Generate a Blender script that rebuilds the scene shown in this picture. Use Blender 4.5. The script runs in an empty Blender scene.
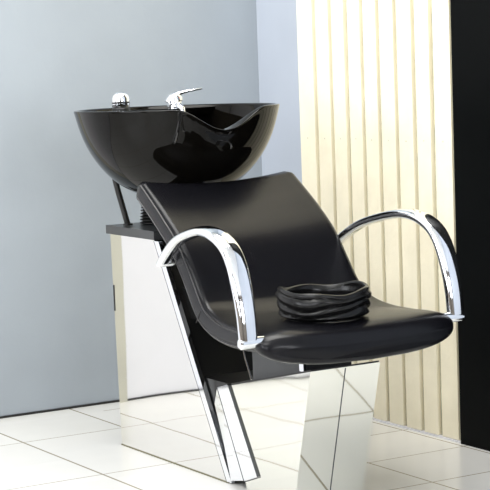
import bpy, bmesh, math, random
from mathutils import Vector, Matrix
random.seed(4)
S = bpy.context.scene
COL = S.collection
PI = math.pi

# ------------------------------------------------------------------ materials
def new_mat(name):
    m = bpy.data.materials.new(name); m.use_nodes = True
    nt = m.node_tree
    return m, nt, nt.nodes['Principled BSDF']

def mat(name, col, rough=.5, metal=0., bump=0., bscale=50., spec=.5, coat=0., vary=0., vscale=6., detail=3.):
    m, nt, b = new_mat(name)
    b.inputs['Base Color'].default_value = (*col, 1)
    b.inputs['Roughness'].default_value = rough
    b.inputs['Metallic'].default_value = metal
    b.inputs['Specular IOR Level'].default_value = spec
    b.inputs['Coat Weight'].default_value = coat
    b.inputs['Coat Roughness'].default_value = .04
    tc = nt.nodes.new('ShaderNodeTexCoord')
    if vary:
        n = nt.nodes.new('ShaderNodeTexNoise'); n.inputs['Scale'].default_value = vscale; n.inputs['Detail'].default_value = detail
        nt.links.new(tc.outputs['Object'], n.inputs['Vector'])
        r = nt.nodes.new('ShaderNodeMapRange')
        r.inputs['From Min'].default_value = .3; r.inputs['From Max'].default_value = .7
        r.inputs['To Min'].default_value = 1 - vary; r.inputs['To Max'].default_value = 1 + vary * .4
        nt.links.new(n.outputs['Fac'], r.inputs['Value'])
        mx = nt.nodes.new('ShaderNodeMix'); mx.data_type = 'RGBA'; mx.blend_type = 'MULTIPLY'
        mx.inputs['Factor'].default_value = 1
        mx.inputs['A'].default_value = (*col, 1)
        nt.links.new(r.outputs['Result'], mx.inputs['B'])
        nt.links.new(mx.outputs['Result'], b.inputs['Base Color'])
    if bump:
        n = nt.nodes.new('ShaderNodeTexNoise'); n.inputs['Scale'].default_value = bscale; n.inputs['Detail'].default_value = detail
        nt.links.new(tc.outputs['Object'], n.inputs['Vector'])
        bp = nt.nodes.new('ShaderNodeBump'); bp.inputs['Strength'].default_value = bump; bp.inputs['Distance'].default_value = .01
        nt.links.new(n.outputs['Fac'], bp.inputs['Height'])
        nt.links.new(bp.outputs['Normal'], b.inputs['Normal'])
    return m

TILE_X, TILE_Y, OFF_X, OFF_Y = .315, .295, 2.425, 3.99
def tile_mat():
    m, nt, b = new_mat('white_floor_tile')
    N, Lk = nt.nodes, nt.links
    g = N.new('ShaderNodeNewGeometry'); sx = N.new('ShaderNodeSeparateXYZ'); Lk.new(g.outputs['Position'], sx.inputs[0])
    def M(op, a, c=None, c2=None):
        n = N.new('ShaderNodeMath'); n.operation = op
        for i, v in enumerate((a, c, c2)):
            if v is None: continue
            if isinstance(v, (int, float)): n.inputs[i].default_value = v
            else: Lk.new(v, n.inputs[i])
        return n.outputs[0]
    def line(o, off, size, wd):
        t = M('DIVIDE', M('SUBTRACT', o, off - 100 * size), size)
        fr = M('FRACT', t)
        d = M('MULTIPLY', M('MINIMUM', fr, M('SUBTRACT', 1., fr)), size)
        return M('LESS_THAN', d, wd), M('FLOOR', t)
    right = M('GREATER_THAN', sx.outputs['X'], 2.5)
    left = M('SUBTRACT', 1., right)
    lx1, ix = line(sx.outputs['X'], 2.43, .335, .0034); lx2, _ = line(sx.outputs['X'], 2.73, .325, .003)
    ly1, _ = line(sx.outputs['Y'], 4.868, .53, .0024); ly2, iy = line(sx.outputs['Y'], 3.99, .29, .0026)
    lx = M('ADD', M('MULTIPLY', lx1, left), M('MULTIPLY', lx2, right))
    ly = M('ADD', M('MULTIPLY', ly1, left), M('MULTIPLY', ly2, right))
    ln = M('MAXIMUM', lx, ly)
    cv = N.new('ShaderNodeCombineXYZ'); Lk.new(ix, cv.inputs[0]); Lk.new(iy, cv.inputs[1])
    wn = N.new('ShaderNodeTexWhiteNoise'); wn.noise_dimensions = '2D'; Lk.new(cv.outputs[0], wn.inputs['Vector'])
    ns = N.new('ShaderNodeTexNoise'); ns.inputs['Scale'].default_value = 5; ns.inputs['Detail'].default_value = 4
    Lk.new(g.outputs['Position'], ns.inputs['Vector'])
    f = M('ADD', M('MULTIPLY', wn.outputs['Value'], .04), M('MULTIPLY', ns.outputs['Fac'], .10))
    f = M('ADD', f, .86)
    mx = N.new('ShaderNodeMix'); mx.data_type = 'RGBA'; mx.blend_type = 'MULTIPLY'; mx.inputs['Factor'].default_value = 1
    mx.inputs['A'].default_value = (.74, .73, .70, 1); Lk.new(f, mx.inputs['B'])
    m2 = N.new('ShaderNodeMix'); m2.data_type = 'RGBA'
    Lk.new(ln, m2.inputs['Factor']); Lk.new(mx.outputs['Result'], m2.inputs['A']); m2.inputs['B'].default_value = (.30, .27, .20, 1)
    Lk.new(m2.outputs['Result'], b.inputs['Base Color'])
    b.inputs['Roughness'].default_value = .22
    bp = N.new('ShaderNodeBump'); bp.inputs['Strength'].default_value = .3; bp.inputs['Distance'].default_value = .002; bp.invert = True
    Lk.new(ln, bp.inputs['Height']); Lk.new(bp.outputs['Normal'], b.inputs['Normal'])
    return m

M_tile = tile_mat()
M_blue = mat('blue_grey_wall_paint', (.300, .335, .370), .55, vary=.10, vscale=2.2, bump=.05, bscale=30)
M_pale = mat('pale_blue_wall_paint', (.44, .48, .55), .6, vary=.05, vscale=3)
M_white = mat('white_wall_paint', (.66, .66, .69), .6, vary=.02)
M_cream = mat('cream_casing_paint', (.45, .44, .37), .5, vary=.08)
M_plank = mat('cream_painted_planks', (.88, .81, .625), .55, vary=.07, vscale=9, bump=.1, bscale=60)
M_gap = mat('plank_gap_dust', (.50, .49, .37), .9, vary=.35, vscale=40)
M_post = mat('black_gloss_panel', (.0015, .0018, .0018), .4, spec=.05)
M_room = mat('taupe_room_paint', (.20, .17, .14), .7, vary=.05)
M_ceil = mat('ceiling_paint', (.85, .85, .84), .7)
M_mirror = mat('polished_steel', (.79, .785, .765), .03, 1., bump=.16, bscale=2.6, detail=1.)
M_mirror2 = mat('polished_steel_front', (.80, .80, .74), .05, 1., bump=.16, bscale=4., detail=1.)
M_chrome = mat('chrome', (.88, .90, .93), .06, 1.)
M_leather = mat('black_leatherette', (.0045, .0045, .006), .27, bump=.02, bscale=220, spec=.22)
M_piping = mat('black_piping', (.012, .012, .013), .3)
M_basin = mat('black_gloss_ceramic', (.003, .0026, .002), .03, spec=.17)
M_blackp = mat('black_plastic', (.006, .006, .006), .4)
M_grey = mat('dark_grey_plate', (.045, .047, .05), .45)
M_cap = mat('charcoal_laminate', (.035, .037, .04), .3)
M_rubber = mat('black_rubber', (.004, .004, .004), .38, spec=.35)
M_ring = mat('black_soft_vinyl', (.004, .004, .004), .27, spec=.3)
M_contact = mat('olive_contact_shade', (.16, .15, .09), .7)  # painted tone of the dark contact line under the cabinet
M_red = mat('red_marker', (.55, .03, .02), .4)
M_glass_fr = mat('dark_window_frame', (.02, .02, .022), .4)

# ------------------------------------------------------------------ helpers
UPPER = False      # chair and basin were drafted 5 % larger and lower; brought to true size here
def link_mesh(name, bm, m, parent=None, smooth=True, mats=None):
    if UPPER: bm.transform(Matrix.Translation((0, 0, .0539)) @ Matrix.Scale(.951, 4))
    bmesh.ops.recalc_face_normals(bm, faces=bm.faces)
    me = bpy.data.meshes.new(name); bm.to_mesh(me); bm.free()
    o = bpy.data.objects.new(name, me); COL.objects.link(o)
    for mm in (mats or [m]): me.materials.append(mm)
    if smooth:
        for p in me.polygons: p.use_smooth = True
        me.set_sharp_from_angle(angle=math.radians(38))
    if parent: o.parent = parent
    if BEV and smooth:
        wn = o.modifiers.new('normals', 'WEIGHTED_NORMAL'); wn.weight = 100; wn.keep_sharp = True
    BEV.clear()
    return o

def hexa(bm, pts, mi=0):
    """pts: 4 bottom then 4 top (same order)"""
    v = [bm.verts.new(p) for p in pts]
    fs = [(0, 3, 2, 1), (4, 5, 6, 7), (0, 1, 5, 4), (1, 2, 6, 5), (2, 3, 7, 6), (3, 0, 4, 7)]
    out = []
    for f in fs:
        fc = bm.faces.new([v[i] for i in f]); fc.material_index = mi; out.append(fc)
    return out

def box(bm, x0, x1, y0, y1, z0, z1, mi=0):
    return hexa(bm, [(x0, y0, z0), (x1, y0, z0), (x1, y1, z0), (x0, y1, z0),
                     (x0, y0, z1), (x1, y0, z1), (x1, y1, z1), (x0, y1, z1)], mi)

BEV = []
def bevel_all(bm, w, seg=2, ang=30):
    BEV.append(1)
    es = [e for e in bm.edges if len(e.link_faces) == 2 and e.calc_face_angle(0) > math.radians(ang)]
    bmesh.ops.bevel(bm, geom=es, offset=w, segments=seg, affect='EDGES', profile=.5)

def loft(bm, rings, cap=True, closed=False, mi=0):
    R = [[bm.verts.new(p) for p in r] for r in rings]
    n = len(R[0]); k = len(R)
    for i in range(k if closed else k - 1):
        a, b = R[i], R[(i + 1) % k]
        for j in range(n):
            f = bm.faces.new((a[j], a[(j + 1) % n], b[(j + 1) % n], b[j])); f.material_index = mi
    if cap and not closed:
        bm.faces.new(R[0][::-1]); bm.faces.new(R[-1])
    return R

def smooth_path(pts, n):
    """Catmull-Rom through pts, n samples per span"""
    P = [Vector(p) for p in pts]; out = []
    for i in range(len(P) - 1):
        p0 = P[max(i - 1, 0)]; p1 = P[i]; p2 = P[i + 1]; p3 = P[min(i + 2, len(P) - 1)]
        for k in range(n):
            t = k / n
            out.append(.5 * ((2 * p1) + (-p0 + p2) * t + (2 * p0 - 5 * p1 + 4 * p2 - p3) * t * t + (-p0 + 3 * p1 - 3 * p2 + p3) * t ** 3))
    out.append(P[-1]); return out

def tube(bm, path, r, seg=10, closed=False, mi=0):
    rings = []; n = len(path)
    for i, p in enumerate(path):
        a = path[(i - 1) % n] if (closed or i > 0) else p
        b = path[(i + 1) % n] if (closed or i < n - 1) else p
        t = (Vector(b) - Vector(a)).normalized()
        ref = Vector((1, 0, 0)) if abs(t.x) < .8 else Vector((0, 0, 1))
        s = t.cross(ref).normalized(); u = s.cross(t)
        rr = r(i / (n - 1)) if callable(r) else r
        rings.append([Vector(p) + s * rr * math.cos(2 * PI * k / seg) + u * rr * math.sin(2 * PI * k / seg) for k in range(seg)])
    loft(bm, rings, cap=not closed, closed=closed, mi=mi)

def lathe(bm, prof, c, seg=40, mi=0):
    """prof: list of (r, z) ; closed by poles when r==0"""
    rows = []
    for r, z in prof:
        if r < 1e-6: rows.append([bm.verts.new((c[0], c[1], c[2] + z))])
        else: rows.append([bm.verts.new((c[0] + r * math.cos(2 * PI * k / seg), c[1] + r * math.sin(2 * PI * k / seg), c[2] + z)) for k in range(seg)])
    for a, b in zip(rows, rows[1:]):
        for k in range(seg):
            k2 = (k + 1) % seg
            if len(a) == 1 and len(b) == 1: continue
            if len(a) == 1: f = bm.faces.new((a[0], b[k], b[k2]))
            elif len(b) == 1: f = bm.faces.new((a[k], a[k2], b[0]))
            else: f = bm.faces.new((a[k], a[k2], b[k2], b[k]))
            f.material_index = mi

def struct(name, bm, m, **k):
    o = link_mesh(name, bm, m, **k); o['kind'] = 'structure'; return o

def part(name, bm, m, parent, label=None, **k):
    o = link_mesh(name, bm, m, parent, **k)
    if label: o['label'] = label
    return o

# ------------------------------------------------------------------ the room
XL, XR, YF, YB, ZC = -1.2, 3.194, -1.6, 5.26, 2.6
bm = bmesh.new(); box(bm, XL - .12, XR + .12, YF - .12, YB + .12, -.1, 0); struct('floor', bm, M_tile, smooth=False)
bm = bmesh.new(); box(bm, XL - .12, XR + .12, YF - .12, YB + .12, ZC, ZC + .1); struct('ceiling', bm, M_ceil, smooth=False)
# back wall: blue-grey painted, white beyond the casing on the left
bm = bmesh.new(); box(bm, 1.99, XR + .12, YB, YB + .12, 0, ZC, 0); box(bm, XL - .12, 1.99, YB, YB + .12, 0, ZC, 1)
struct('wall_back', bm, None, smooth=False, mats=[M_blue, M_white])
bm = bmesh.new(); box(bm, XR, XR + .12, YF - .12, YB, 0, ZC, 0); struct('wall_right', bm, M_pale, smooth=False)
# left wall with two window openings
def wall_open(name, axis, c0, c1, a0, a1, opens, m):
    bm = bmesh.new()
    def b_(p, q, z0, z1):
        if axis == 'x': box(bm, c0, c1, p, q, z0, z1)
        else: box(bm, p, q, c0, c1, z0, z1)
    cur = a0
    for (p, q, z0, z1) in opens:
        b_(cur, p, 0, ZC); b_(p, q, 0, z0); b_(p, q, z1, ZC); cur = q
    b_(cur, a1, 0, ZC)
    return struct(name, bm, m, smooth=False)
wall_open('wall_left', 'x', XL - .12, XL, YF - .12, YB, [(.6, 2.4, .8, 2.2), (2.9, 4.6, .8, 2.2)], M_room)
wall_open('wall_front', 'y', YF - .12, YF, XL, XR, [(.3, 2.4, .8, 2.2)], M_room)
def window(n, axis, c, p, q, z0, z1):
    bm = bmesh.new(); w = .025
    def b_(a, b, c0, c1):
        if axis == 'x': box(bm, c - .05, c - .01, a, b, c0, c1)
        else: box(bm, a, b, c - .05, c - .01, c0, c1)
    b_(p, q, z0, z0 + 2 * w); b_(p, q, z1 - 2 * w, z1)
    k = 3
    for i in range(k + 1):
        x = p + w + (q - p - 2 * w) * i / k
        b_(x - w, x + w, z0 + 2 * w, z1 - 2 * w)
    struct('window_%d' % n, bm, M_glass_fr, smooth=False)
window(1, 'x', XL, .6, 2.4, .8, 2.2); window(2, 'x', XL, 2.9, 4.6, .8, 2.2); window(3, 'y', YF, .3, 2.4, .8, 2.2)

# casing beside the white part of the back wall
bm = bmesh.new(); box(bm, 1.985, 2.10, YB - .02, YB, 0, ZC - .3); bevel_all(bm, .003); struct('trim_3', bm, M_cream)
bm = bmesh.new(); box(bm, XL, 1.985, YB - .006, YB, 0, .006); box(bm, 2.10, XR, YB - .006, YB, 0, .007); struct('baseboard_back', bm, M_blackp, smooth=False)

# plank cladding of the right wall
XP = 3.08
bm = bmesh.new()
box(bm, XP + .012, XR, 4.022, 4.828, .0, ZC, 1)
edges = [4.828, 4.732, 4.642, 4.557, 4.474, 4.390, 4.302, 4.2135, 4.129, 4.033]
for i in range(9):
    y1, y0 = edges[i], edges[i + 1]
    g = .009 if i else 0
    a, b = y0 + .010, y1 - g
    sub = bmesh.new(); box(sub, XP + random.uniform(-.001, .001), XP + .014, a, b, .005, ZC)
    bevel_all(sub, .0015, 1)
    me = bpy.data.meshes.new('t'); sub.to_mesh(me); sub.free(); bm.from_mesh(me); bpy.data.meshes.remove(me)
    # nail heads
    zc = .855 + random.uniform(-.002, .002)
    yc = (a + b) / 2
    v = [bm.verts.new((XP - .0016, yc + .0022 * math.cos(t * PI / 4), zc + .0022 * math.sin(t * PI / 4))) for t in range(8)]
    f = bm.faces.new(v); f.material_index = 1
o = struct('trim_1', bm, None, smooth=False, mats=[M_plank, M_gap])
bm = bmesh.new(); box(bm, XP - .006, XR, 4.022, 4.828, 0, .004); struct('baseboard_right', bm, M_white, smooth=False)
# black panel at the end of the planks
bm = bmesh.new(); box(bm, XP - .01, XR, 3.25, 4.021, 0, ZC); bevel_all(bm, .003, 2); struct('trim_2', bm, M_post)

# ------------------------------------------------------------------ backwash unit
CX = 2.54
unit = bpy.data.objects.new('shampoo_chair', None); COL.objects.link(unit); unit.location = (0, 0, 0)
unit['label'] = 'black leatherette salon wash chair with polished steel base and black basin'
unit['category'] = 'salon chair'

# --- cabinet (polished steel wedge)
xl, xr = 2.31, 2.515
PC = (xl + xr) / 2
def side_prism(bm, pts, x0, x1):
    A = [bm.verts.new((x0, y, z)) for y, z in pts]; B = [bm.verts.new((x1, y, z)) for y, z in pts]
    bm.faces.new(A); bm.faces.new(B[::-1])
    for i in range(len(pts)):
        j = (i + 1) % len(pts); bm.faces.new((A[i], B[i], B[j], A[j]))
sl = .58
def sy(z, off=0.): return 4.032 + sl * z - off
bm = bmesh.new()
side_prism(bm, [(4.645, 0), (sy(0), 0), (sy(.618), .618), (4.662, .618)], xl, xr)
bevel_all(bm, .005, 3)
part('cabinet', bm, M_mirror, unit, 'polished steel wedge-shaped cabinet under the basin')
# black slanted front and the black web joining cabinet and pedestal
bm = bmesh.new()
side_prism(bm, [(sy(.004, -.003), .004), (sy(.004, .012), .004), (sy(.612, .012), .612), (sy(.612, -.003), .612)], xl + .012, xr - .012)
side_prism(bm, [(sy(.035, .010), .035), (3.92, .035), (4.01, .262), (sy(.262, .010), .262)], xl + .016, xr - .016)
part('front_panel', bm, M_blackp, unit, 'black slanted front panel', smooth=False)
# trim rails down both front edges
for x0, x1 in ((xl - .002, xl + .011), (xr - .011, xr + .002)):
    bm = bmesh.new()
    side_prism(bm, [(sy(.004, .001), .004), (sy(.004, .026), .004), (sy(.616, .026), .616), (sy(.616, .001), .616)], x0, x1)
    bevel_all(bm, .003, 2)
    part('edge_rail', bm, M_chrome, unit)
for x0, x1 in ((xl - .0016, xl + .004), (xr - .004, xr + .0016)):  # added dark strips standing in for the shaded groove between panel and rail
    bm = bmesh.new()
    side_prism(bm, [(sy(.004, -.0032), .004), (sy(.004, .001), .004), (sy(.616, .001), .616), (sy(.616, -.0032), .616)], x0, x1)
    part('groove_shade', bm, M_grey, unit, smooth=False)
bm = bmesh.new(); box(bm, xl - .0015, xr + .0015, 4.03, 4.6465, 0, .0035)  # added strip, painted dark in place of contact shadow along the cabinet base
part('contact_shade', bm, M_contact, unit, 'thin olive strip added as the dark contact line at the floor', smooth=False)
# cabinet top
bm = bmesh.new(); box(bm, xl - .004, xr + .004, 4.385, 4.681, .619, .643); bevel_all(bm, .003, 2)
part('cabinet_top', bm, M_cap, unit, 'charcoal top slab')
# slot in the rear corner of the steel side
bm = bmesh.new(); box(bm, xl - .001, xl + .004, 4.650, 4.6565, .395, .47)
part('vent_slot', bm, M_blackp, unit, 'dark slot at the rear edge', smooth=False)

# --- front pedestal box
bm = bmesh.new()
side_prism(bm, [(3.705, .001), (3.935, .001), (4.002, .264), (3.612, .351)][::-1], xl, xr)
bevel_all(bm, .003, 3)
ped = part('pedestal', bm, M_mirror2, unit, 'polished steel pedestal box under the seat')
# flanged strip at the rear edge of each pedestal side
for s_ in (0, 1):
    X = (lambda x: x) if s_ == 0 else (lambda x: 2 * PC - x)
    bm = bmesh.new()
    a = [(4.068, .252), (4.002, .266), (3.868, .046), (3.935, .022)]
    a = [(4.060, .252), (4.010, .266), (4.002, .264), (3.871, .047), (3.938, .024)]
    F_ = [bm.verts.new((X(xl - .005), y, z)) for y, z in a]; K = [bm.verts.new((X(xl + .010), y, z)) for y, z in a]
    bm.faces.new(F_); bm.faces.new(K[::-1])
    for i in range(len(a)):
        j = (i + 1) % len(a); bm.faces.new((F_[i], K[i], K[j], F_[j]))
    bevel_all(bm, .002, 2)
    fp = part('edge_strip', bm, M_chrome, ped)
    bm = bmesh.new()
    fr_ = [(4.062, .252), (4.030, .195), (3.985, .112), (3.939, .024)]
    bk_ = [(4.076, .252), (4.092, .202), (4.046, .100), (4.012, .010)]
    F_ = [bm.verts.new((X(xl - .0045), y, z)) for y, z in fr_]; K = [bm.verts.new((X(xl + q_), y, z)) for (y, z), q_ in zip(bk_, (.001, .003, .001, -.002))]
    F2 = [bm.verts.new((X(xl + .012), y, z)) for y, z in fr_]; K2 = [bm.verts.new((X(xl + .014), y, z)) for y, z in bk_]
    for i in range(3):
        bm.faces.new((F_[i], F_[i + 1], K[i + 1], K[i])); bm.faces.new((F2[i], K2[i], K2[i + 1], F2[i + 1]))
        bm.faces.new((F_[i], F2[i], F2[i + 1], F_[i + 1])); bm.faces.new((K[i], K[i + 1], K2[i + 1], K2[i]))
    bm.faces.new((F_[0], K[0], K2[0], F2[0])); bm.faces.new((F_[3], F2[3], K2[3], K[3]))
    part('flange', bm, M_chrome, ped, smooth=False)
    bm = bmesh.new()  # added dark slivers: shade of the joints around the strip, put in as shape
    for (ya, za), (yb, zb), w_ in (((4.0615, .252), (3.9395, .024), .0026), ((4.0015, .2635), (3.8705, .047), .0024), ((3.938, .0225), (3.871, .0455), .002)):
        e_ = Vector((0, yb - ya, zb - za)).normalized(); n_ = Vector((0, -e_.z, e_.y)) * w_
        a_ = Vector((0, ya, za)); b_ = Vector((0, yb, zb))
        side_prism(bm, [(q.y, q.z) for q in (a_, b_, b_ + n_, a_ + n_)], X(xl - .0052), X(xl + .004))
    part('groove_shade', bm, M_grey, ped, smooth=False)
# seam down the front
bm = bmesh.new()
def fr(x, z, off): return (x, 3.705 - (.093 / .350) * (z - .001) - off, z)
hexa(bm, [fr(PC - .0011, .003, -.001), fr(PC + .0011, .003, -.001), fr(PC + .0011, .003, .001), fr(PC - .0011, .003, .001),
          fr(PC - .0011, .348, -.001), fr(PC + .0011, .348, -.001), fr(PC + .0011, .348, .001), fr(PC - .0011, .348, .001)])
part('seam', bm, M_grey, ped, smooth=False)
bm = bmesh.new()
side_prism(bm, [(4.000, .2648), (3.614, .3512), (3.614, .3550), (4.000, .2690)], xl + .002, xr - .002)
part('pedestal_top', bm, M_blackp, unit, 'black cover plate', smooth=False)
# mechanism between pedestal and seat
bm = bmesh.new(); box(bm, PC - .077, PC + .077, 3.70, 3.925, .284, .392); bevel_all(bm, .003, 2)
part('seat_bracket', bm, M_grey, unit, 'dark grey seat bracket')
bm = bmesh.new(); box(bm, PC - .115, PC + .115, 3.66, 3.99, .388, .404); bevel_all(bm, .003, 2)
part('seat_plate', bm, M_blackp, unit)
bm = bmesh.new(); box(bm, PC - .082, PC - .074, 3.675, 3.694, .34, .385); bevel_all(bm, .002, 2)
part('release_bracket', bm, M_chrome, unit, 'small bright bracket')
bm = bmesh.new(); tube(bm, [Vector((2.300, 3.915, .39)), Vector((2.300, 3.903, .35)), Vector((2.300, 3.874, .298))], .0022, 8)
tube(bm, [Vector((2.300, 3.915, .389)), Vector((2.36, 3.915, .389))], .0025, 8)
part('release_rod', bm, M_chrome, unit, 'thin steel release rod')
bm = bmesh.new()
side_prism(bm, [(3.93, .41), (4.265, .41), (4.31, .49), (3.96, .49)], PC - .07, PC + .07)
part('back_mount', bm, M_blackp, unit, smooth=False)

UPPER = True
# --- backrest shell (L-shaped padded)
rear = [(4.455, .697), (4.405, .668), (4.345, .631), (4.268, .575), (4.212, .51), (4.165, .45), (4.115, .405), (4.04, .378), (3.95, .368), (3.86, .370), (3.80, .376)]
wid = [.251, .252, .253, .253, .253, .255, .258, .262, .268, .274, .276]
path = smooth_path([(0, y, z) for y, z in rear], 6)
wpath = smooth_path([(w, 0, 0) for w in wid], 6)
def superloop(cx, c, nrm, w, t, n=48, e=4.5, cup=0., dip=0.):
    rc = min(.019, t * .7); out = []
    pts = []
    for qx, qy, a0 in ((1, 1, 0), (-1, 1, PI / 2), (-1, -1, PI), (1, -1, 1.5 * PI)):
        for k in range(7):
            an = a0 + PI / 2 * k / 6
            pts.append((qx * (w - rc) + rc * math.cos(an), qy * (t - rc) + rc * math.sin(an)))
        if qx * qy > 0:      # long side: extra points towards the next corner
            for k in range(1, 16):
                pts.append((qx * (w - rc) * (1 - 2 * k / 16), qy * t))
    for x_, v_ in pts:
        u = x_ / w
        q = Vector((cx + x_, 0, 0)) + c + nrm * (v_ + cup * (u * u))
        q.z += dip * (u * u)
        out.append(q)
    return out
def shell_frames(path):
    fr_ = []
    for i, p in enumerate(path):
        a = path[max(i - 1, 0)]; b = path[min(i + 1, len(path) - 1)]
        t = (b - a).normalized()
        nrm = Vector((0, t.z, -t.y))          # towards the sitter
        if nrm.y > 0 and abs(nrm.y) > .5: nrm = -nrm
        if nrm.z < 0: nrm = -nrm
        fr_.append((p, t, nrm))
    return fr_
T = .034
frames = shell_frames(path)
rings = []
N_ = len(frames)
# rounded start (top)
p0, t0, n0 = frames[0]
for k, (q, sc) in enumerate([(-.030, .35), (-.0275, .62), (-.021, .84), (-.011, .96)]):
    rings.append(superloop(CX, p0 + t0 * q + n0 * T, n0, wpath[0].x - (1 - sc) * .036, T * sc, cup=.012, dip=.010))
for i, (p, t, nrm) in enumerate(frames):
    f = i / (N_ - 1)
    Ti = T * (1 - .22 * max(0, f - .6) / .4); rings.append(superloop(CX, p + nrm * Ti, nrm, wpath[i].x, Ti, cup=.012 * (1 - f) + .004, dip=.010 * max(0, 1 - f * 3)))
p1, t1, n1 = frames[-1]
for q, sc in [(.008, .94), (.015, .78), (.019, .5)]:
    rings.append(superloop(CX, p1 + t1 * q + n1 * T * .78, n1, wpath[-1].x - (1 - sc) * .03, T * .78 * sc, cup=.004))
bm = bmesh.new(); loft(bm, rings)
back = part('backrest', bm, M_leather, unit, 'black padded backrest curving into the seat')
# piping along both side edges
for s in (-1, 1):
    for off in (.014, .056):
        bm = bmesh.new(); pp = []
        for i, (p, t, nrm) in enumerate(frames):
            f = i / (N_ - 1)
            pp.append(Vector((CX + s * (wpath[i].x - .0012), 0, 0)) + p + nrm * (off * (1 - .22 * max(0, f - .6) / .4) + .012 * (1 - f) + .004) + Vector((0, 0, .010 * max(0, 1 - f * 3))))
        tube(bm, pp, .0022, 6)
        part('piping', bm, M_piping, back)
# stitched joint on the side bolster near the bend
for s in (-1, 1):
    bm = bmesh.new(); i = int(N_ * .58); p, t, nrm = frames[i]
    tube(bm, [Vector((CX + s * (wpath[i].x + .0003), 0, 0)) + p + nrm * q for q in (.01, .02, .035, .05)], .0014, 6)
    part('stitch_seam', bm, M_blackp, back)

# --- seat cushion (flares out in front of the arms)
bm = bmesh.new()
st = [ # y, half width, top z, bottom z, round exponent
 (4.135, .19, .425, .395), (4.10, .205, .432, .385), (4.02, .222, .433, .380), (3.92, .250, .436, .374), (3.85, .268, .439, .366),
 (3.80, .283, .441, .360), (3.76, .291, .441, .356), (3.73, .296, .438, .353), (3.705, .293, .428, .354), (3.690, .280, .411, .359), (3.682, .262, .396, .368)]
sp = smooth_path([(w, y, 0) for y, w, a, b in st], 4); sq = smooth_path([(a, b, 0) for y, w, a, b in st], 4)
rings = []
for P_, Q_ in zip(sp, sq):
    n = 56; ring = []
    zc = (Q_.x + Q_.y) / 2; hh = (Q_.x - Q_.y) / 2
    front = max(0, min(1, (3.86 - P_.y) / .14))
    for k in range(n):
        a = 2 * PI * k / n; ca, sa = math.cos(a), math.sin(a)
        u = math.copysign(abs(ca) ** (2 / 4.6), ca); v = math.copysign(abs(sa) ** (2 / 2.5), sa)
        z = zc + v * hh
        z += -.010 * (1 - u * u) * front * (1 if v < 0 else .35) + .007 * u * u
        yy = P_.y + .026 * front * (u ** 4) - .012 * front * (1 - u * u)
        ring.append(Vector((CX + u * P_.x, yy, z)))
    rings.append(ring)
loft(bm, rings)
part('seat', bm, M_leather, unit, 'black glossy padded seat cushion')

# --- armrests
for s in (-1, 1):
    c = lambda x, y, z: (CX + s * (CX - x), y, z)
    pts = [c(2.262, 4.262, .566), c(2.258, 4.212, .602), c(2.248, 4.135, .640), c(2.238, 4.045, .664), c(2.230, 3.965, .676),
           c(2.226, 3.895, .670), c(2.224, 3.835, .645), c(2.223, 3.797, .602), c(2.222, 3.772, .54), c(2.222, 3.758, .48), c(2.222, 3.752, .420)]
    pa = smooth_path(pts, 7); rings = []; n = len(pa)
    for i, p in enumerate(pa):
        a = pa[max(i - 1, 0)]; b = pa[min(i + 1, n - 1)]; t = (b - a).normalized()
        xx = Vector((1, 0, 0)); xx = (xx - t * xx.dot(t)).normalized(); nn = t.cross(xx)
        f = i / (n - 1)
        w = .0165 + .0115 * min(1, f * 1.9) - .003 * max(0, f - .75) * 4; h = .0095 + .005 * min(1, f * 2)
        ring = []
        for k in range(24):
            an = 2 * PI * k / 24; ca, sa = math.cos(an), math.sin(an)
            ring.append(p + xx * w * math.copysign(abs(ca) ** .72, ca) + nn * h * math.copysign(abs(sa) ** .9, sa))
        rings.append(ring)
    bm = bmesh.new(); loft(bm, rings)
    arm = part('armrest', bm, M_chrome, unit, 'curved chrome arm')
    bm = bmesh.new()
    tube(bm, [Vector(c(x, 3.752, z)) for x, z in ((2.196, .413), (2.199, .413), (2.205, .414), (2.25, .415), (2.268, .416))],
         lambda f: (.009, .0135, .0145, .014, .012)[min(4, int(f * 4 + .5))], 16)
    part('arm_bracket', bm, M_chrome, arm)
    bm = bmesh.new()
    tube(bm, [Vector(c(x, 4.255, .570)) for x in (2.250, 2.254, 2.31)], lambda f: .0085 if f < .3 else .0105, 14)
    part('arm_mount', bm, M_chrome, arm)

# --- basin
BX, BY, ZR, ZB, R = CX, 4.652, .974, .712, .301
NT, front_ang = 128, -PI / 2
def dip(a):
    d = (a - front_ang + PI) % (2 * PI) - PI
    x = abs(d) / math.radians(29)
    return 0 if x >= 1 else (.5 + .5 * math.cos(PI * x)) ** .85
prof_o = [(0, 0), (.20, .0), (.34, .018), (.47, .075), (.60, .165), (.72, .29), (.82, .44), (.90, .60), (.955, .77), (.985, .90), (1.0, .97)]
prof_r = [(1.005, .985), (1.004, .997), (.995, 1.003), (.975, 1.003), (.958, .996), (.945, .975)]
prof_i = [(.925, .90), (.885, .75), (.83, .60), (.74, .46), (.62, .34), (.46, .25), (.28, .20), (.10, .18), (0, .178)]
bm = bmesh.new(); rows = []
allp = prof_o + prof_r + prof_i
for (pr_, pz) in allp:
    if pr_ == 0: rows.append([bm.verts.new((BX, BY, ZB + pz * (ZR - ZB)))]); continue
    row = []
    for k in range(NT):
        a = 2 * PI * k / NT; d = dip(a)
        wgt = max(0, min(1, (pz - .35) / .65)) ** 1.3
        z = ZB + pz * (ZR - ZB) - .066 * d * wgt
        r = pr_ * R - .030 * d * wgt
        # rolled lip spreads over the neck rest
        if (pr_, pz) in prof_r: r += .012 * d * (1 if pr_ > .98 else -1.2); z += .004 * d
        row.append(bm.verts.new((BX + r * math.cos(a), BY + r * math.sin(a), z)))
    rows.append(row)
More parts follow.
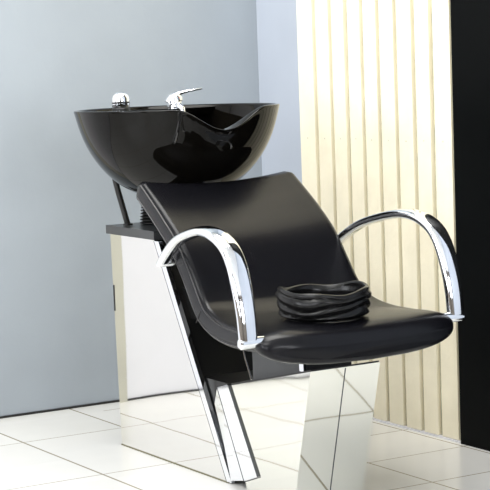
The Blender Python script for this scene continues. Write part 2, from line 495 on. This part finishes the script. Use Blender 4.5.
for a, b in zip(rows, rows[1:]):
    for k in range(NT):
        k2 = (k + 1) % NT
        if len(a) == 1: bm.faces.new((a[0], b[k2], b[k]))
        elif len(b) == 1: bm.faces.new((a[k], a[k2], b[0]))
        else: bm.faces.new((a[k], a[k2], b[k2], b[k]))
basin = part('basin', bm, M_basin, unit, 'black glossy bowl basin with neck notch')
basin.modifiers.new('s', 'SUBSURF').render_levels = 1
# rear tap deck inside the rim
bm = bmesh.new()
ring_t, ring_b = [], []
deck = [(math.radians(a), r) for a, r in [(40, 0.2814), (60, 0.2832), (75, 0.2850), (90, 0.2859), (105, 0.2850), (120, 0.2832), (140, 0.2814)]]
inner = [(CX - .20, 4.77), (CX - .10, 4.755), (CX, 4.75), (CX + .10, 4.755), (CX + .20, 4.77)]
pl = [(BX + r * math.cos(a), BY + r * math.sin(a)) for a, r in deck] + inner
Tt = [bm.verts.new((x, y, .968)) for x, y in pl]; Bb = [bm.verts.new((x, y + (-.0 if i < 7 else .02), .945)) for i, (x, y) in enumerate(pl)]
bm.faces.new(Tt); bm.faces.new(Bb[::-1])
for i in range(len(pl)):
    j = (i + 1) % len(pl); bm.faces.new((Tt[i], Bb[i], Bb[j], Tt[j]))
part('tap_deck', bm, M_basin, basin, smooth=False)
bm = bmesh.new(); lathe(bm, [(0, 0), (.028, 0), (.030, .002), (.026, .004), (0, .003)], (BX, BY, ZB + .182 * (ZR - ZB)))
part('drain', bm, M_chrome, basin, 'chrome drain')

# tap: cylindrical body and a long lever
fx, fy = 2.615, 4.80
bm = bmesh.new()
lathe(bm, [(0, 0), (.025, 0), (.025, .006), (.021, .010), (.021, .020), (.024, .023), (.024, .031), (.020, .040), (.010, .046), (0, .047)], (fx, fy, .968), 28)
tube(bm, [Vector((fx, fy - .01, .978)), Vector((fx - .004, fy - .035, .976)), Vector((fx - .006, fy - .055, .966)), Vector((fx - .006, fy - .060, .952))], lambda f: .011 - .003 * f, 12)
tap = part('tap', bm, M_chrome, unit, 'chrome mixer tap')
bm = bmesh.new()
lv = smooth_path([(fx - .022, fy + .004, .986), (fx - .014, fy + .002, 1.001), (fx + .008, fy - .004, 1.011), (fx + .042, fy - .012, 1.019), (fx + .082, fy - .02, 1.024)], 5)
rings = []
for i, p in enumerate(lv):
    f = i / (len(lv) - 1); a = lv[max(i - 1, 0)]; b = lv[min(i + 1, len(lv) - 1)]; t = (b - a).normalized()
    sd = t.cross(Vector((0, 0, 1))).normalized(); up = sd.cross(t)
    w = .016 - .008 * f; h = .010 - .0065 * f
    rings.append([p + sd * w * math.cos(2 * PI * k / 14) + up * h * math.sin(2 * PI * k / 14) for k in range(14)])
loft(bm, rings); part('lever', bm, M_chrome, tap)
bm = bmesh.new(); dirv = Vector((-.30, -.95, 0)).normalized(); dirv = Vector((.15, -.99, 0)).normalized()
c0 = Vector((fx, fy, .998)) + dirv * .0205
tube(bm, [c0, c0 + dirv * .003], .004, 10); part('temperature_mark', bm, M_red, tap, 'small red dot')
# spray head resting in its collar
hx, hy = 2.432, 4.80
bm = bmesh.new()
lathe(bm, [(0, .010), (.024, .010), (.026, .013), (.026, .022), (.0235, .024), (.0235, .0245), (.0265, .027), (.027, .037), (.024, .047), (.016, .0545), (0, .057)], (hx, hy, .967), 28)
sh = part('spray_head', bm, M_chrome, unit, 'chrome domed hand spray')
bm = bmesh.new(); lathe(bm, [(0, 0), (.027, 0), (.027, .008), (.0225, .0125), (0, .0125)], (hx, hy, .967), 28)
lathe(bm, [(.0240, .0220), (.0266, .0230), (.0266, .0265), (.0240, .0275)], (hx, hy, .967), 28)
part('collar', bm, M_blackp, sh)

UPPER = False
# basin support: stay and ribbed waste pipe
bm = bmesh.new()
tube(bm, smooth_path([(2.337, 4.60, .645), (2.325, 4.60, .69), (2.309, 4.60, .75), (2.298, 4.60, .80)], 5), .0085, 12)
tube(bm, [Vector((2.337, 4.60, .645)), Vector((2.337, 4.60, .650))], .014, 16)
part('support_rod', bm, M_blackp, unit, 'black support rod')
bm = bmesh.new(); pr2 = [(0, 0)]
for k in range(13):
    z = .001 + k * .0088
    pr2 += [(.026 - .0009 * k, z), (.034 - .001 * k, z + .0025), (.034 - .001 * k, z + .005), (.026 - .0009 * k, z + .0078)]
pr2 += [(0, pr2[-1][1])]
lathe(bm, pr2, (2.415, 4.603, .643), 32); part('bellows', bm, M_rubber, unit, 'black ribbed rubber bellows')
bm = bmesh.new(); lathe(bm, [(0, 0), (.016, 0), (.016, .138), (0, .138)], (2.415, 4.603, .643), 24)
part('basin_mount', bm, M_blackp, unit)

UPPER = True
# ------------------------------------------------------------------ folded ring on the seat
bm = bmesh.new()
RX, RY, RZ = 2.507, 3.842, .4405
rings = []; NS = 144
for k in range(NS):
    a = 2 * PI * k / NS
    H = .071 + .005 * math.sin(2 * a + 2.2) + .003 * math.sin(5 * a + .6)
    wv = .30 * math.sin(2 * a + 1.) + .13 * math.sin(3 * a + 2.4) + .06 * math.sin(7 * a)
    base = .108 + .003 * math.sin(2 * a + .5) + .0018 * math.sin(5 * a + 1.)
    ring = []
    for j in range(34):                     # outside, bottom to top
        f = j / 33
        ph = f * 3.1 + 1.5 * wv * math.sin(PI * f) + .1
        rd = abs(math.sin(PI * ph)) ** .55
        env = min(1, f * 7) * min(1, (1 - f) * 5 + .25)
        ring.append((base + .010 * f - .012 * (1 - min(1, f * 5)) ** 2 + .0095 * rd * env, H * f))
    rt = ring[-1][0]
    for q in range(1, 6): ring.append((rt - .007 + .007 * math.cos(PI * q / 6), H + .005 * math.sin(PI * q / 6)))
    for j in range(12):                     # inside, top to bottom
        f = 1 - j / 11
        ring.append((rt - .014 - .003 * abs(math.sin(PI * (f * 3 + wv))) - .006 * (1 - f), max(0, H * f)))
    rings.append([Vector((RX + r_ * math.cos(a), RY + r_ * math.sin(a), RZ + z_)) for r_, z_ in ring])
loft(bm, rings, closed=True)
ring = link_mesh('neck_cushion', bm, M_ring)
ring['label'] = 'black ring-shaped neck cushion with folded ridges lying on the seat'
ring['category'] = 'neck cushion'
UPPER = False

# ------------------------------------------------------------------ light
def area(name, loc, target, sx, sy, power, col=(1, 1, 1)):
    l = bpy.data.lights.new(name, 'AREA'); l.shape = 'RECTANGLE'; l.size = sx; l.size_y = sy; l.energy = power; l.color = col
    o = bpy.data.objects.new(name, l); COL.objects.link(o); o.location = loc
    o.rotation_euler = (Vector(target) - Vector(loc)).to_track_quat('-Z', 'Y').to_euler()
    return o
area('ceiling_lamp', (2.2, 4.2, 2.55), (2.2, 4.2, 0), 1.3, 1.3, 78, (1, .985, .95))
area('ceiling_lamp', (.6, 3.0, 2.55), (.6, 3.0, 0), 1.3, 1.3, 60, (1, .99, .96))
area('window_daylight', (XL + .05, 3.75, 1.5), (2.3, 4.0, .9), 1.6, 1.3, 80, (.93, .96, 1))
area('window_daylight', (XL + .05, 1.5, 1.5), (2.3, 3.2, .9), 1.7, 1.3, 60, (.93, .96, 1))
area('window_daylight', (1.35, YF + .05, 1.5), (1.8, 4.0, .9), 2.0, 1.3, 125, (.95, .97, 1))

w = bpy.data.worlds.new('world'); S.world = w; w.use_nodes = True
w.node_tree.nodes['Background'].inputs['Color'].default_value = (.85, .92, 1, 1)
w.node_tree.nodes['Background'].inputs['Strength'].default_value = 1.5

# ------------------------------------------------------------------ camera
F = 1800.; pitch, roll, yaw = .1014142, -.0357072, -.5348
d = Vector((math.cos(pitch) * math.cos(yaw + PI / 2), math.cos(pitch) * math.sin(yaw + PI / 2), -math.sin(pitch)))
r = d.cross(Vector((0, 0, 1))).normalized(); u = r.cross(d)
r2 = math.cos(roll) * r + math.sin(roll) * u; u2 = -math.sin(roll) * r + math.cos(roll) * u
cam = bpy.data.cameras.new('camera'); co = bpy.data.objects.new('camera', cam); COL.objects.link(co)
m3 = Matrix((r2, u2, -d)).transposed()
co.matrix_world = Matrix.Translation((0, 0, 1.10)) @ m3.to_4x4()
cam.sensor_width = 36; cam.sensor_fit = 'HORIZONTAL'; cam.lens = F / 490 * 36; cam.clip_start = .05
S.camera = co
vs = S.view_settings
vs.view_transform = 'Standard'; vs.look = 'None'; vs.gamma = 1; vs.exposure = -.62; vs.use_curve_mapping = False
